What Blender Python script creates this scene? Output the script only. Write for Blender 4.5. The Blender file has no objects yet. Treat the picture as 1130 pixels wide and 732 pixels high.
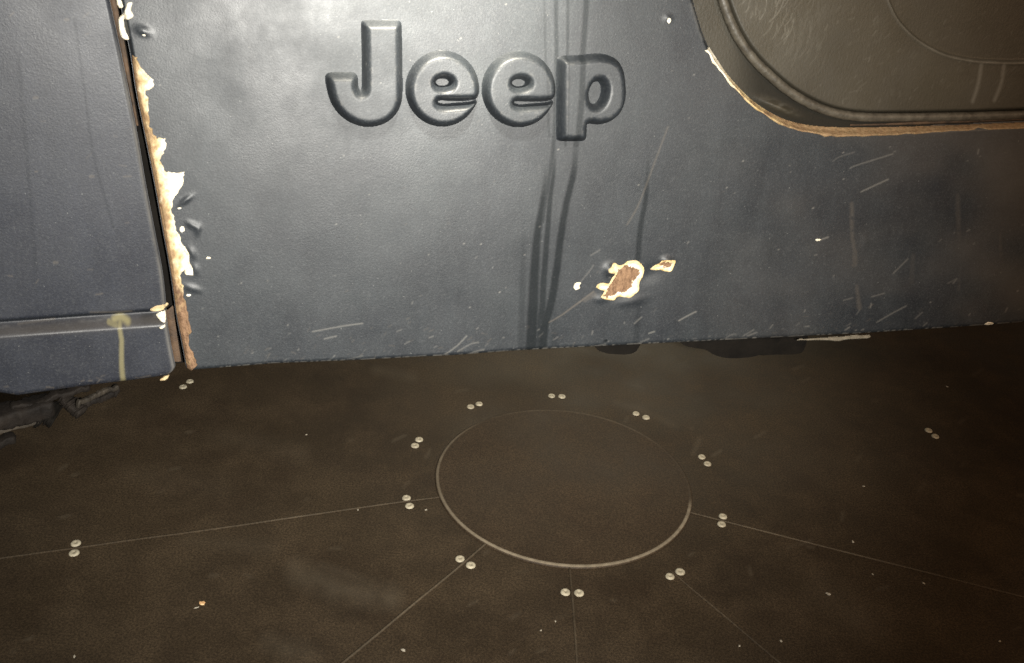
import bpy, math, random
import numpy as np
from mathutils import Matrix, Vector
random.seed(4); rng = np.random.default_rng(4)
S = bpy.context.scene
COL = S.collection

# ------------------------------------------------------------------ camera
F = 1057.54; PITCH = 0.486793; ROLL = 0.0834407; UNIT = 0.2          # focal length in pixels of a 1130 px wide frame
CAM = np.array([0, 0, 3.62816 * UNIT])
_fw = np.array([0, math.cos(PITCH), -math.sin(PITCH)]); _r = np.array([1., 0, 0]); _u = np.cross(_r, _fw)
RT = _r * math.cos(ROLL) + _u * math.sin(ROLL); UP = -_r * math.sin(ROLL) + _u * math.cos(ROLL); FW = _fw
cd = bpy.data.cameras.new('camera'); cam = bpy.data.objects.new('camera', cd); COL.objects.link(cam)
cd.sensor_width = 36; cd.lens = F / 1130 * 36; cd.clip_start = 0.02; cd.clip_end = 60
cam.matrix_world = Matrix(((RT[0], UP[0], -FW[0], CAM[0]), (RT[1], UP[1], -FW[1], CAM[1]), (RT[2], UP[2], -FW[2], CAM[2]), (0, 0, 0, 1)))
S.camera = cam

# ------------------------------------------------------------------ world, lamps, exposure
W = bpy.data.worlds.new('World'); S.world = W; W.use_nodes = True
bg = W.node_tree.nodes['Background']; bg.inputs[0].default_value = (1.0, 0.84, 0.62, 1); bg.inputs[1].default_value = 0.10
S.view_settings.view_transform = 'Standard'; S.view_settings.look = 'None'; S.view_settings.exposure = 0; S.view_settings.gamma = 1
def ray(px, py): return FW + RT * ((px - 565) / F) - UP * ((py - 366) / F)
def spot(name, loc, target, watt, color, angle, size, blend=1.0):
    l = bpy.data.lights.new(name, 'SPOT'); l.energy = watt; l.color = color; l.spot_size = math.radians(angle)
    l.spot_blend = blend; l.shadow_soft_size = size
    o = bpy.data.objects.new(name, l); COL.objects.link(o); o.location = loc
    o.rotation_euler = (Vector(target) - Vector(loc)).to_track_quat('-Z', 'Y').to_euler(); return o
flash_at = CAM + RT * 0.11 + UP * -0.03
spot('phone_flash', tuple(flash_at), tuple(CAM + ray(400, 240) * 1.0), 96, (1.0, 0.97, 0.90), 84, 0.010)
def area(name, loc, target, watt, color, size):
    l = bpy.data.lights.new(name, 'AREA'); l.energy = watt; l.color = color; l.shape = 'DISK'; l.size = size
    o = bpy.data.objects.new(name, l); COL.objects.link(o); o.location = loc
    o.rotation_euler = (Vector(target) - Vector(loc)).to_track_quat('-Z', 'Y').to_euler(); return o
spot('letter_spot', (-0.05, 0.60, 1.06), tuple(CAM + ray(480, 30) * 0.92), 190, (1.0, 0.93, 0.78), 34, 0.03)  # added overhead spot, kept low and narrow to light the letters' top edges
spot('side_glow_spot', (0.50, -0.05, 0.66), tuple(CAM + ray(590, 300) * 0.95), 26, (1.0, 0.96, 0.86), 62, 0.07)  # unseen spot added at the mirror angle to make the panel glow
spot('far_floor_fill', (0.30, 3.0, 1.05), (0.12, 1.36, 0.0), 60, (1.0, 0.90, 0.66), 30, 0.15)  # unseen fill from behind, added to brighten the floor under the body
spot('warm_room_lamp', (1.3, -0.2, 1.25), (0.75, 1.05, 0.22), 40, (1.0, 0.62, 0.36), 60, 0.12)

# ------------------------------------------------------------------ helpers
def smooth(a, b, x):
    t = np.clip((x - a) / (b - a), 0, 1); return t * t * (3 - 2 * t)
def spline(pts, n=8, closed=False):
    P = np.array(pts, float); m = len(P); out = []
    for i in range(m if closed else m - 1):
        p0, p1, p2, p3 = (P[(i - 1) % m], P[i], P[(i + 1) % m], P[(i + 2) % m]) if closed else (P[max(i - 1, 0)], P[i], P[i + 1], P[min(i + 2, m - 1)])
        for k in range(n):
            t = k / n
            out.append(0.5 * (2 * p1 + (p2 - p0) * t + (2 * p0 - 5 * p1 + 4 * p2 - p3) * t * t + (3 * p1 - p0 - 3 * p2 + p3) * t ** 3))
    if not closed: out.append(P[-1])
    return np.array(out)
def dist_line(X, Y, P, closed=False, reach=None):
    """distance of points to a polyline; with reach, only points near it are worked out"""
    P = np.asarray(P, float); out = np.full(X.shape, 1e9)
    if reach is not None:
        m = (X > P[:, 0].min() - reach) & (X < P[:, 0].max() + reach) & (Y > P[:, 1].min() - reach) & (Y < P[:, 1].max() + reach)
    else: m = np.ones(X.shape, bool)
    x, y = X[m], Y[m]; d = np.full(x.shape, 1e9)
    Q = np.roll(P, -1, 0) if closed else P[1:]
    for a, b in zip(P if closed else P[:-1], Q):
        v = b - a; L = v @ v + 1e-12
        t = np.clip(((x - a[0]) * v[0] + (y - a[1]) * v[1]) / L, 0, 1)
        d = np.minimum(d, np.hypot(x - a[0] - t * v[0], y - a[1] - t * v[1]))
    out[m] = d; return out
def inside(X, Y, P):
    P = np.asarray(P, float); r = np.zeros(X.shape, bool)
    for a, b in zip(P, np.roll(P, -1, 0)):
        c = (a[1] > Y) != (b[1] > Y)
        r ^= c & (X < (b[0] - a[0]) * (Y - a[1]) / (b[1] - a[1] + 1e-15) + a[0])
    return r
def sdf(X, Y, outer, holes=()):
    d = dist_line(X, Y, outer, True); i = inside(X, Y, outer)
    for h in holes:
        d = np.minimum(d, dist_line(X, Y, h, True)); i &= ~inside(X, Y, h)
    return np.where(i, d, -d)
_G = {s: rng.random((257, 257)) for s in range(6)}
for _g in _G.values(): _g[256] = _g[0]; _g[:, 256] = _g[:, 0]
def vnoise(x, y, s=0):
    g = _G[s % 6]; xi = np.floor(x).astype(int); yi = np.floor(y).astype(int); fx = x - xi; fy = y - yi
    fx = fx * fx * (3 - 2 * fx); fy = fy * fy * (3 - 2 * fy); a = xi % 256; b = yi % 256
    return (g[a, b] * (1 - fx) + g[a + 1, b] * fx) * (1 - fy) + (g[a, b + 1] * (1 - fx) + g[a + 1, b + 1] * fx) * fy
def fbm(x, y, s=0, o=4):
    r = 0; k = .5
    for i in range(o): r = r + k * vnoise(x * 2 ** i, y * 2 ** i, s + i); k *= .5
    return r

def new_mesh(name, V, Fc, mat, parent=None, attrs=None, smooth_=True):
    me = bpy.data.meshes.new(name)
    V = np.asarray(V, np.float32); Fc = np.asarray(Fc, np.int32)
    me.vertices.add(len(V)); me.vertices.foreach_set('co', V.ravel())
    n = Fc.shape[1]; me.loops.add(Fc.size); me.loops.foreach_set('vertex_index', Fc.ravel())
    me.polygons.add(len(Fc)); me.polygons.foreach_set('loop_start', np.arange(0, Fc.size, n, dtype=np.int32))
    me.polygons.foreach_set('use_smooth', np.full(len(Fc), smooth_))
    me.update(calc_edges=True); me.validate()
    for k, a in (attrs or {}).items():
        at = me.attributes.new(k, 'FLOAT', 'POINT'); at.data.foreach_set('value', np.asarray(a, np.float32).ravel())
    me.materials.append(mat); o = bpy.data.objects.new(name, me); COL.objects.link(o)
    if parent: o.parent = parent
    return o
def py_mesh(name, V, Fc, mat, parent=None, smooth_=False):
    me = bpy.data.meshes.new(name); me.from_pydata([tuple(v) for v in V], [], Fc); me.update()
    me.polygons.foreach_set('use_smooth', [smooth_] * len(me.polygons)); me.materials.append(mat)
    o = bpy.data.objects.new(name, me); COL.objects.link(o)
    if parent: o.parent = parent
    return o
def tag(o, label=None, cat=None, group=None, kind=None):
    for k, v in (('label', label), ('category', cat), ('group', group), ('kind', kind)):
        if v: o[k] = v
    return o
def grid_faces(nr, nc, keep=None, flip=False):
    i = np.arange(nr * nc).reshape(nr, nc)
    q = np.stack([i[:-1, :-1], i[:-1, 1:], i[1:, 1:], i[1:, :-1]], -1)
    if flip: q = q[..., ::-1]
    q = q.reshape(-1, 4) if keep is None else q[keep]
    return q
def compact(V, Fc, attrs):
    used = np.unique(Fc); m = np.full(len(V), -1); m[used] = np.arange(len(used))
    return V[used], m[Fc], {k: np.asarray(a).ravel()[used] for k, a in attrs.items()}

# ------------------------------------------------------------------ planes of the body
class Plane:
    def __init__(s, origin, yaw, lean=0.0):
        s.o = np.array(origin, float); c, n = math.cos(yaw), math.sin(yaw)
        s.u = np.array([c, n, 0]); h = np.array([n, -c, 0])
        s.n = h * math.cos(lean) + np.array([0, 0, 1]) * math.sin(lean)
        s.v = np.cross(s.n, s.u); s.v = s.v if s.v[2] > 0 else -s.v
    def px(s, X, Y):                      # a point of the photograph on this plane, in metres (u, v)
        X = np.asarray(X, float); Y = np.asarray(Y, float)
        d = FW + ((X - 565) / F)[..., None] * RT - ((Y - 366) / F)[..., None] * UP
        t = ((s.o - CAM) @ s.n) / (d @ s.n); w = CAM + d * t[..., None] - s.o
        return w @ s.u, w @ s.v
    def w(s, u, v, h):
        u, v, h = np.broadcast_arrays(np.asarray(u, float), np.asarray(v, float), np.asarray(h, float))
        return s.o + u[..., None] * s.u + v[..., None] * s.v + h[..., None] * s.n
    def pxs(s, pts): p = np.array(pts, float); return np.stack(s.px(p[:, 0], p[:, 1]), -1)
def on_floor(px, py, z=0.0):
    d = ray(px, py); t = (z - CAM[2]) / d[2]; return CAM + d * t
CLEAR = 0.26
_d = ray(565, 389); _p0 = CAM + _d * ((CLEAR - CAM[2]) / _d[2])
LEAN = math.radians(8)
SIDE = Plane((_p0[0], _p0[1], CLEAR), math.radians(16.5), LEAN)
_u0, _v0 = SIDE.px(178, 230); _pf = SIDE.w(_u0, _v0, 0)
FEND = Plane((_pf[0], _pf[1], CLEAR), math.radians(23), math.radians(4))
FEND.o = np.array(_pf)
ROOT = bpy.data.objects.new('off_road_vehicle', None); COL.objects.link(ROOT)
ROOT.location = (_p0[0], _p0[1], 0); ROOT.rotation_euler = (0, 0, math.radians(16.5))
tag(ROOT, 'slate grey vehicle body with raised side lettering and chipped rusty edges above the floor', 'vehicle')
_c, _s = math.cos(math.radians(16.5)), math.sin(math.radians(16.5))
def loc(w):                               # world -> vehicle coordinates
    w = np.asarray(w, float).reshape(-1, 3) - [_p0[0], _p0[1], 0]
    return np.stack([w[:, 0] * _c + w[:, 1] * _s, -w[:, 0] * _s + w[:, 1] * _c, w[:, 2]], -1)

# ------------------------------------------------------------------ materials
class NT:
    def __init__(s, name):
        s.m = bpy.data.materials.new(name); s.m.use_nodes = True; s.t = s.m.node_tree; s.N = s.t.nodes; s.L = s.t.links
        s.b = s.N['Principled BSDF']; s.tc = s.N.new('ShaderNodeTexCoord')
    def noise(s, scale, detail=4, rough=.55, vec=None, stretch=None):
        n = s.N.new('ShaderNodeTexNoise'); n.inputs['Scale'].default_value = scale; n.inputs['Detail'].default_value = detail; n.inputs['Roughness'].default_value = rough
        src = s.tc.outputs['Object']
        if stretch:
            mp = s.N.new('ShaderNodeMapping'); mp.inputs['Scale'].default_value = stretch; s.L.new(src, mp.inputs[0]); src = mp.outputs[0]
        s.L.new(src, n.inputs['Vector']); return n.outputs['Fac']
    def ramp(s, f, a, b, lo=0., hi=1.):
        n = s.N.new('ShaderNodeMapRange'); s.L.new(f, n.inputs[0]); n.inputs[1].default_value = a; n.inputs[2].default_value = b
        n.inputs[3].default_value = lo; n.inputs[4].default_value = hi; return n.outputs[0]
    def attr(s, k):
        n = s.N.new('ShaderNodeAttribute'); n.attribute_name = k; return n.outputs['Fac']
    def mix(s, f, a, b):
        n = s.N.new('ShaderNodeMix'); n.data_type = 'RGBA'
        if isinstance(f, float): n.inputs[0].default_value = f
        else: s.L.new(f, n.inputs[0])
        for i, c in ((6, a), (7, b)):
            if isinstance(c, tuple): n.inputs[i].default_value = (*c, 1)
            else: s.L.new(c, n.inputs[i])
        return n.outputs[2]
    def math(s, op, a, b):
        n = s.N.new('ShaderNodeMath'); n.operation = op
        for i, c in enumerate((a, b)):
            if isinstance(c, (int, float)): n.inputs[i].default_value = c
            else: s.L.new(c, n.inputs[i])
        return n.outputs[0]
    def bump(s, f, strength, dist, prev=None):
        n = s.N.new('ShaderNodeBump'); n.inputs['Strength'].default_value = strength; n.inputs['Distance'].default_value = dist
        s.L.new(f, n.inputs['Height'])
        if prev is not None: s.L.new(prev, n.inputs['Normal'])
        return n.outputs[0]
    def out(s, color, rough, normal=None, spec=.5):
        for k, v in (('Base Color', color), ('Roughness', rough), ('Specular IOR Level', spec)):
            if isinstance(v, tuple): s.b.inputs[k].default_value = (*v, 1)
            elif isinstance(v, (int, float)): s.b.inputs[k].default_value = v
            else: s.L.new(v, s.b.inputs[k])
        if normal is not None: s.L.new(normal, s.b.inputs['Normal'])
        return s.m

def paint(name, dark, light, rough=(.43, .56)):
    t = NT(name)
    big = t.ramp(t.noise(11, 6, .65), .36, .64); grain = t.ramp(t.noise(900, 2, .7), .3, .7)
    c = t.mix(big, dark, light)
    str_ = t.ramp(t.noise(60, 4, .6, stretch=(1, 1, .05)), .42, .72, 0, .35)
    c = t.mix(str_, c, tuple(x * 1.35 for x in light))
    c = t.mix(t.math('MULTIPLY', grain, .6), c, tuple(x * .3 for x in dark))
    c = t.mix(t.math('MULTIPLY', t.ramp(t.noise(480, 2, .8), .5, .75), .32), c, (.07, .073, .075))
    speck = t.ramp(t.noise(420, 1, .4), .76, .82, 0, .35)
    c = t.mix(speck, c, (.2, .2, .19))
    c = t.mix(t.attr('wet_dark'), c, (.006, .0075, .008))
    c = t.mix(t.attr('film_glow'), c, (.085, .073, .060))
    c = t.mix(t.attr('wear'), c, (.22, .21, .19))
    c = t.mix(t.attr('ochre'), c, (.20, .175, .085))
    r = t.ramp(t.noise(17, 6, .65), .34, .66, *rough)
    r = t.math('SUBTRACT', r, t.math('MULTIPLY', t.attr('wet_dark'), .05))
    n = t.bump(t.noise(620, 3, .6), .20, .0006); n = t.bump(t.noise(34, 3), .05, .003, n)
    return t.out(c, r, n, t.math('SUBTRACT', .52, t.math('MULTIPLY', t.attr('wet_dark'), .56)))
M_PAINT = paint('slate_paint', (.0115, .0143, .0188), (.0235, .0282, .0325))
M_FENDER = paint('slate_paint_fender', (.0115, .0135, .0210), (.0210, .0240, .0330))
def m_door():
    t = NT('door_grained_plastic')
    c = t.mix(t.ramp(t.noise(9, 4), .3, .7), (.034, .029, .019), (.052, .045, .030))
    c = t.mix(t.math('MULTIPLY', t.ramp(t.noise(900, 2, .7), .3, .7), .4), c, (.02, .017, .012))
    c = t.mix(t.attr('wear'), c, (.36, .34, .29)); c = t.mix(t.attr('wet_dark'), c, (.012, .011, .009))
    n = t.bump(t.noise(420, 3, .6, stretch=(1, 1, .6)), .3, .0009); n = t.bump(t.noise(30, 3), .08, .003, n)
    return t.out(c, t.ramp(t.noise(20, 4), .3, .7, .42, .58), n, t.math('SUBTRACT', .55, t.math('MULTIPLY', t.attr('wet_dark'), .5)))
M_DOOR = m_door()
def m_chip():
    t = NT('chipped_gelcoat')
    c = t.mix(t.ramp(t.noise(160, 4, .6), .35, .65), (.60, .53, .38), (.80, .75, .64))
    rim = t.mix(t.ramp(t.noise(200, 3), .4, .6), (.42, .28, .10), (.60, .46, .22))
    br = t.mix(t.ramp(t.noise(260, 5, .7, stretch=(1, 1, .5)), .35, .65), (.095, .052, .028), (.25, .150, .085))
    c = t.mix(t.attr('tan'), c, rim); c = t.mix(t.attr('rust'), c, br)
    n = t.bump(t.noise(380, 5, .7), .6, .0016)
    return t.out(c, .72, n, .3)
M_CHIP = m_chip()
def m_plain(name, a, b, rough, scale=40, bumpd=.001, spec=.4):
    t = NT(name); c = t.mix(t.ramp(t.noise(scale, 5, .6), .3, .7), a, b)
    return t.out(c, rough, t.bump(t.noise(scale * 5, 4, .6), .4, bumpd), spec)
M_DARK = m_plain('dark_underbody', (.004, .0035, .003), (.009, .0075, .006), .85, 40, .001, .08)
M_GREASE = m_plain('greasy_rail', (.005, .004, .0035), (.018, .014, .011), .75, 45, .003, .15)
M_PIPE = m_plain('worn_pipe', (.008, .007, .006), (.055, .045, .034), .6, 60, .002, .2)
M_RUSTY = m_plain('rusty_flange', (.022, .015, .010), (.085, .050, .027), .75, 90, .002)
M_CAP = m_plain('pale_plug', (.26, .225, .16), (.46, .41, .30), .55, 260, .0006)
M_CRUMB = m_plain('pale_crumb', (.26, .23, .18), (.42, .38, .30), .8, 200)
M_ORANGE = m_plain('orange_flake', (.62, .33, .13), (.72, .50, .28), .7, 150)
def m_floor(name, a, b, sc=3.0):
    t = NT(name)
    c = t.mix(t.ramp(t.noise(sc, 6, .65), .40, .60), a, b)
    c = t.mix(t.ramp(t.noise(7, 4, .6), .5, .7, 0, .45), c, tuple(x * k for x, k in zip(a, (.8, .66, .62))))
    c = t.mix(t.ramp(t.noise(16, 6, .7), .45, .75, 0, .5), c, tuple(x * 1.9 for x in b))
    c = t.mix(t.math('MULTIPLY', t.ramp(t.noise(430, 3, .85), .40, .58), .72), c, tuple(x * .36 for x in a))
    c = t.mix(t.math('MULTIPLY', t.ramp(t.noise(370, 2, .85), .54, .70), .22), c, tuple(x * 1.8 for x in b))
    c = t.mix(t.ramp(t.noise(150, 2, .5), .76, .8, 0, .35), c, (.12, .10, .075))
    c = t.mix(t.attr('dust'), c, (.27, .225, .16))
    n = t.bump(t.noise(500, 4, .7), .3, .0008); n = t.bump(t.noise(12, 3), .1, .003, n)
    return t.out(c, t.ramp(t.noise(8, 4), .3, .7, .6, .78), n, .22)
M_FLOOR = m_floor('dark_brown_floor', (.033, .0222, .0125), (.056, .0385, .0215))
M_DISC = m_floor('dark_brown_disc', (.038, .0245, .0140), (.051, .0345, .0195), 5.0)

# ------------------------------------------------------------------ floor
RC = np.array([0.401983, 4.916227]) * UNIT; A0 = math.radians(92.2245)
RD = .8026 * UNIT; RS = 1.0 * UNIT; RO = 2.80 * UNIT
def axis(lo, a, b, hi, st):
    return np.unique(np.concatenate([np.linspace(lo, a, 24), np.arange(a, b, st), np.linspace(b, hi, 24)]))
xs = axis(-8, -.85, 1.25, 8, .0035); ys = axis(-6, .5, 2.0, 10, .0035)
X, Y = np.meshgrid(xs, ys); w = np.stack([X, Y, 0 * X], -1) - CAM; z = w @ FW; z = np.where(z > .05, z, 9e9)
PX = 565 + F * (w @ RT) / z; PY = 366 - F * (w @ UP) / z
dust = np.zeros_like(X)
for pts, wd, a in (([(330, 632), (375, 650), (430, 660)], 22, .10), ([(355, 625), (400, 640)], 9, .06), ([(300, 712), (340, 722)], 20, .06), ([(765, 500), (772, 485)], 5, .08),
                   ([(205, 596), (300, 605)], 14, .03), ([(680, 445), (705, 452), (745, 470)], 6, .05), ([(240, 480), (330, 500)], 20, .035), ([(740, 400), (760, 425)], 26, .05),
                   ([(560, 405), (600, 412)], 22, .05), ([(415, 408), (455, 416)], 9, .08), ([(905, 650), (960, 690)], 30, .04), ([(140, 520), (240, 540)], 20, .02)):
    d = dist_line(PX, PY, pts, reach=wd * 2)
    dust = np.maximum(dust, a * np.clip(1 - d / wd, 0, 1) * (.4 + 1.2 * fbm(PX * .06, PY * .06, 1)))
for i in range(60):                      # short scuffs
    x, y = rng.uniform(0, 1130), rng.uniform(400, 732); a = rng.normal(-.5, .5); L = rng.uniform(3, 16)
    dust = np.maximum(dust, rng.uniform(.02, .09) * np.clip(1.6 - dist_line(PX, PY, [(x, y), (x + L * math.cos(a), y + L * math.sin(a) * .6)], reach=4) / 1.6, 0, 1))
z0 = 0 * X
fl = new_mesh('floor', np.stack([X, Y, z0], -1).reshape(-1, 3), grid_faces(*X.shape), M_FLOOR, attrs={'dust': dust})
tag(fl, kind='structure')

# seams between the floor boards: shallow dusty lips that run out from the disc
def seam(k, r0, r1, width, stops, name):
    a = A0 + (k) * math.pi / 5; n = 160; r = np.linspace(r0, r1, n); dr = np.array([math.cos(a), math.sin(a)]); sd = np.array([-dr[1], dr[0]])
    V = []; att = []
    wob = (fbm(r * 9, r * 0 + k, 2, 2) - .5) * .003
    for j, off in enumerate((-1.6, -.5, 0, .5, 1.6)):
        p = RC + dr * r[:, None] + sd * (wob + off * width)[:, None]
        zz = .0004 + .0009 * (1 - abs(off) / 1.6)
        V.append(np.column_stack([p, np.full(n, zz)]))
        f = .62 * np.interp(r / UNIT, [q[0] for q in stops], [q[1] for q in stops]) * (.45 + 1.0 * fbm(r * 60, r * 0 + k * 3.3, 3, 3))
        att.append(np.clip(f * (1 if abs(off) < .6 else 0), 0, 1))
    V = np.stack(V, 0).reshape(-1, 3)
    o = new_mesh(name, V, grid_faces(5, n), M_FLOOR, attrs={'dust': np.concatenate(att)})
    o.parent = fl; return o
seam(3, RD * 1.004, 3.4 * UNIT, .0011, [(.8, .22), (1.0, .2), (1.6, .3), (2.0, .22), (2.3, .10), (2.8, .12), (3.4, .12)], 'board_seam')
seam(4, RD * 1.004, 2.4 * UNIT, .0011, [(.8, .22), (1.0, .30), (1.5, .32), (2.0, .25), (2.4, .12)], 'board_seam')
seam(5, RD * 1.004, 1.9 * UNIT, .0009, [(.8, .12), (1.2, .18), (1.9, .12)], 'board_seam')
seam(6, RD * 1.2, 1.9 * UNIT, .0009, [(.9, .08), (1.3, .14), (1.9, .10)], 'board_seam')
seam(7, RD * 1.004, 3.4 * UNIT, .0011, [(.8, .35), (1.1, .42), (1.6, .45), (1.9, .3), (2.3, .16), (2.6, .22), (3.4, .25)], 'board_seam')
0 and seam(2, RD * 1.004, 2.4 * UNIT, .0008, [(.8, .02), (2.4, .02)], 'board_seam')

# centre disc, a hair proud of the floor, its front edge full of dust
nA = 360; rr = np.concatenate([np.linspace(0.0, RD - .004, 14), [RD - .0026, RD - .0014, RD - .0004, RD + .0009, RD + .0016]])
zz = np.concatenate([np.full(14, .0020), [.0020, .0021, .0021, .0012, -.0005]])
th = np.linspace(0, 2 * math.pi, nA, endpoint=False)
R_, T_ = np.meshgrid(rr, th, indexing='ij'); wob = 1 + .0015 * np.sin(3 * T_)
V = np.stack([RC[0] + R_ * wob * np.cos(T_), RC[1] + R_ * wob * np.sin(T_), np.repeat(zz[:, None], nA, 1)], -1)
rel = (T_ - A0) % (2 * math.pi) / math.radians(36)            # 0 = the far side, 5 = the near side
prof = np.interp(rel, [0, .4, .9, 1.1, 1.3, 1.6, 2.2, 3, 3.5, 4, 5, 6, 6.7, 7.05, 7.25, 7.6, 8.3, 8.6, 9.3, 10], [.09, .10, .05, .02, .10, .22, .34, .42, .62, .8, .85, .8, .75, .6, .05, .03, .03, .08, .15, .09])
dn = prof * (.6 + .7 * fbm(T_ * 40, R_ * 0, 4, 3)); du = np.clip(dn, 0, 1) * np.isin(np.arange(len(rr)), [14, 15, 16])[:, None]
q = grid_faces(len(rr), nA); i = np.arange(len(rr) * nA).reshape(len(rr), nA)
wrap = np.stack([i[:-1, -1], i[:-1, 0], i[1:, 0], i[1:, -1]], -1)
allq = np.concatenate([q, wrap])[:, ::-1]
disc = new_mesh('centre_disc', (V.reshape(-1, 3) - [RC[0], RC[1], 0]), allq, M_DISC, attrs={'dust': du}); disc.location = (RC[0], RC[1], 0)
tag(disc, 'round dark brown floor plate with a dusty pale rim', 'floor plate')

# ------------------------------------------------------------------ screw caps in pairs
def cap_mesh():
    prof = [(0, .0011), (.0011, .0011), (.0016, .0016), (.0030, .0018), (.0043, .0015), (.0050, .0008), (.0053, -.0004)]
    n = 28; V = [(0, 0, prof[0][1])]; Fc = []
    for r, z in prof[1:]:
        for k in range(n): V.append((r * math.cos(2 * math.pi * k / n), r * math.sin(2 * math.pi * k / n), z))
    for k in range(n): Fc.append((0, 1 + k, 1 + (k + 1) % n))
    for j in range(len(prof) - 2):
        for k in range(n):
            a = 1 + j * n + k; b = 1 + j * n + (k + 1) % n; Fc.append((a, a + n, b + n, b))
    o = py_mesh('screw_cap', V, Fc, M_CAP, None, True); return o
cap0 = cap_mesh(); used = [False]
names = {0: 'straight behind the round plate', 1: 'behind the round plate, to the left', 2: 'just behind the left seam, near the round plate', 3: 'on the left seam, next to the round plate',
         4: 'on the front left seam', 5: 'straight in front of the round plate', 6: 'at the front right of the round plate', 7: 'on the long right seam',
         8: 'just behind the right seam, near the round plate', 9: 'behind the round plate, to the right'}
def place_cap(x, y, s, label, group):
    o = cap0 if not used[0] else cap0.copy()
    if used[0]: COL.objects.link(o)
    used[0] = True; o.location = (x, y, 0.0002); o.rotation_euler = (0, 0, random.uniform(0, 6)); o.scale = (s, s, 1)
    tag(o, label, 'screw cap', group)
def pair(k, r, where, group):
    a = A0 + k * math.pi / 5; t = np.array([-math.sin(a), math.cos(a)]); c = RC + r * np.array([math.cos(a), math.sin(a)])
    ps = sorted([c + t * .0076, c - t * .0076], key=lambda p: p[0])
    side = abs(ps[0][0] - ps[1][0]) > abs(ps[0][1] - ps[1][1])
    if not side: ps = sorted(ps, key=lambda p: p[1])
    for p, wd in zip(ps, ('left', 'right') if side else ('nearer', 'farther')):
        place_cap(p[0] + random.uniform(-.0006, .0006), p[1] + random.uniform(-.0006, .0006), random.uniform(.96, 1.06), '%s cap of the pair %s' % (wd, where), group)
for k in range(10): pair(k, RS, names[k], 'screw caps in a ring round the floor plate')
pair(3, 2.83 * UNIT, 'far out on the long left seam', 'outer screw caps far from the plate')
pair(2.0, 2.742 * UNIT, 'just below the rusty body seam', 'outer screw caps far from the plate')
pair(-2.03, 2.808 * UNIT, 'alone in the far right of the floor', 'outer screw caps far from the plate')

# ------------------------------------------------------------------ side panel
SEAM = spline([(117, -70), (131, 0), (143, 60), (149, 100), (159, 150), (169, 200), (178, 250), (187, 300), (194, 350), (199, 375), (206, 412)], 6)
def xl(y): return np.interp(y, SEAM[:, 1], SEAM[:, 0])
BOT = np.array([(180, 411), (215, 410), (300, 403), (400, 399), (500, 394), (565, 389), (660, 384), (800, 377), (950, 370), (1095, 360), (1130, 357), (1400, 342)], float)
def yb(x): return np.interp(x, BOT[:, 0], BOT[:, 1])
ARCH = spline([(754, -110), (757, -60), (763, -10), (770, 18), (781, 50), (797, 76), (818, 101), (842, 122), (872, 138), (905, 145), (945, 146.5), (1000, 145), (1060, 142), (1130, 139), (1400, 128)], 6)
BEAD = spline([(783, -110), (788, -60), (799, -10), (808, 18), (819, 42), (835, 65), (854, 84), (874, 101), (897, 115), (922, 125), (950, 130), (985, 131), (1060, 130), (1130, 128), (1400, 119)], 6)
ARCHP = np.vstack([ARCH, [(1400, -300), (754, -300)]]); BEADP = np.vstack([BEAD, [(1400, -300), (783, -300)]])
def wave(u, v): return .0022 * (fbm(u * 5 + 9, v * 5 + 3, 2, 2) - .4) + .0006 * (fbm(u * 22, v * 22, 3, 2) - .4)

def gauss(PX, PY, x, y, sx, sy, ang=0):
    c, s = math.cos(ang), math.sin(ang); a = (PX - x) * c + (PY - y) * s; b = -(PX - x) * s + (PY - y) * c
    return np.exp(-(a / sx) ** 2 - (b / sy) ** 2)
def side_height(PX, PY, u, v):
    h = wave(u, v)
    for x, y, sx, sy, a, k in ((158, 34, 9, 5, .4, .0016), (205, 221, 9, 3.2, -.6, .0013), (213, 249, 7, 3.4, .5, .0013), (219, 254, 3.2, 6, .2, .0010), (212, 279, 4, 7, -.5, .0011), (216, 297, 4, 6, -.3, .0009), (212, 318, 9, 3.6, .3, .0011),
                               (673, 298, 6, 6, 0, .0045), (736, 287, 6, 4, 0, .0022), (697, 332, 16, 5, -.2, .0016), (663, 330, 7, 4, 0, .0014), (737, 20, 4, 4, 0, .001),
                               (955, 268, 5, 9, 0, .0009)):
        h = h + k * gauss(PX, PY, x, y, sx, sy, a)
    h = h - .0016 * gauss(PX, PY, 715, 304, 18, 9, -.4)
    # rounded lips: left edge, bottom edge, arch edge
    dl = (PX - xl(PY)) * .88 / 1000 * 1.0; h = h - .004 * (1 - smooth(0, .005, dl))
    db = (yb(PX) - PY) * .95 / 1000; h = h - .006 * (1 - np.sqrt(np.clip(1 - (1 - np.clip(db / .005, 0, 1)) ** 2, 0, 1)))
    return h
nX, nY = 1150, 520
sx_ = np.linspace(0, 1, nX); ty = np.linspace(0, 1, nY)
Sg, Tg = np.meshgrid(sx_, ty); PX = 200 + Sg * 1030; PY = -60 + Tg * 450
for _ in range(6):
    PX = xl(PY) + Sg * (1260 - xl(PY)); yb_ = yb(PX) + 1.6 * (fbm(PX * .09, PX * 0, 1, 4) - .5); PY = -60 + Tg * (yb_ + 60)
u, v = SIDE.px(PX, PY); H = side_height(PX, PY, u, v)
dA = dist_line(PX, PY, ARCH, reach=60); inA = inside(PX, PY, ARCHP)
sA = np.where(inA, dA, -dA)                                   # positive inside the opening
H = H - .009 * smooth(-3.0, 3.5, sA)
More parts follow.
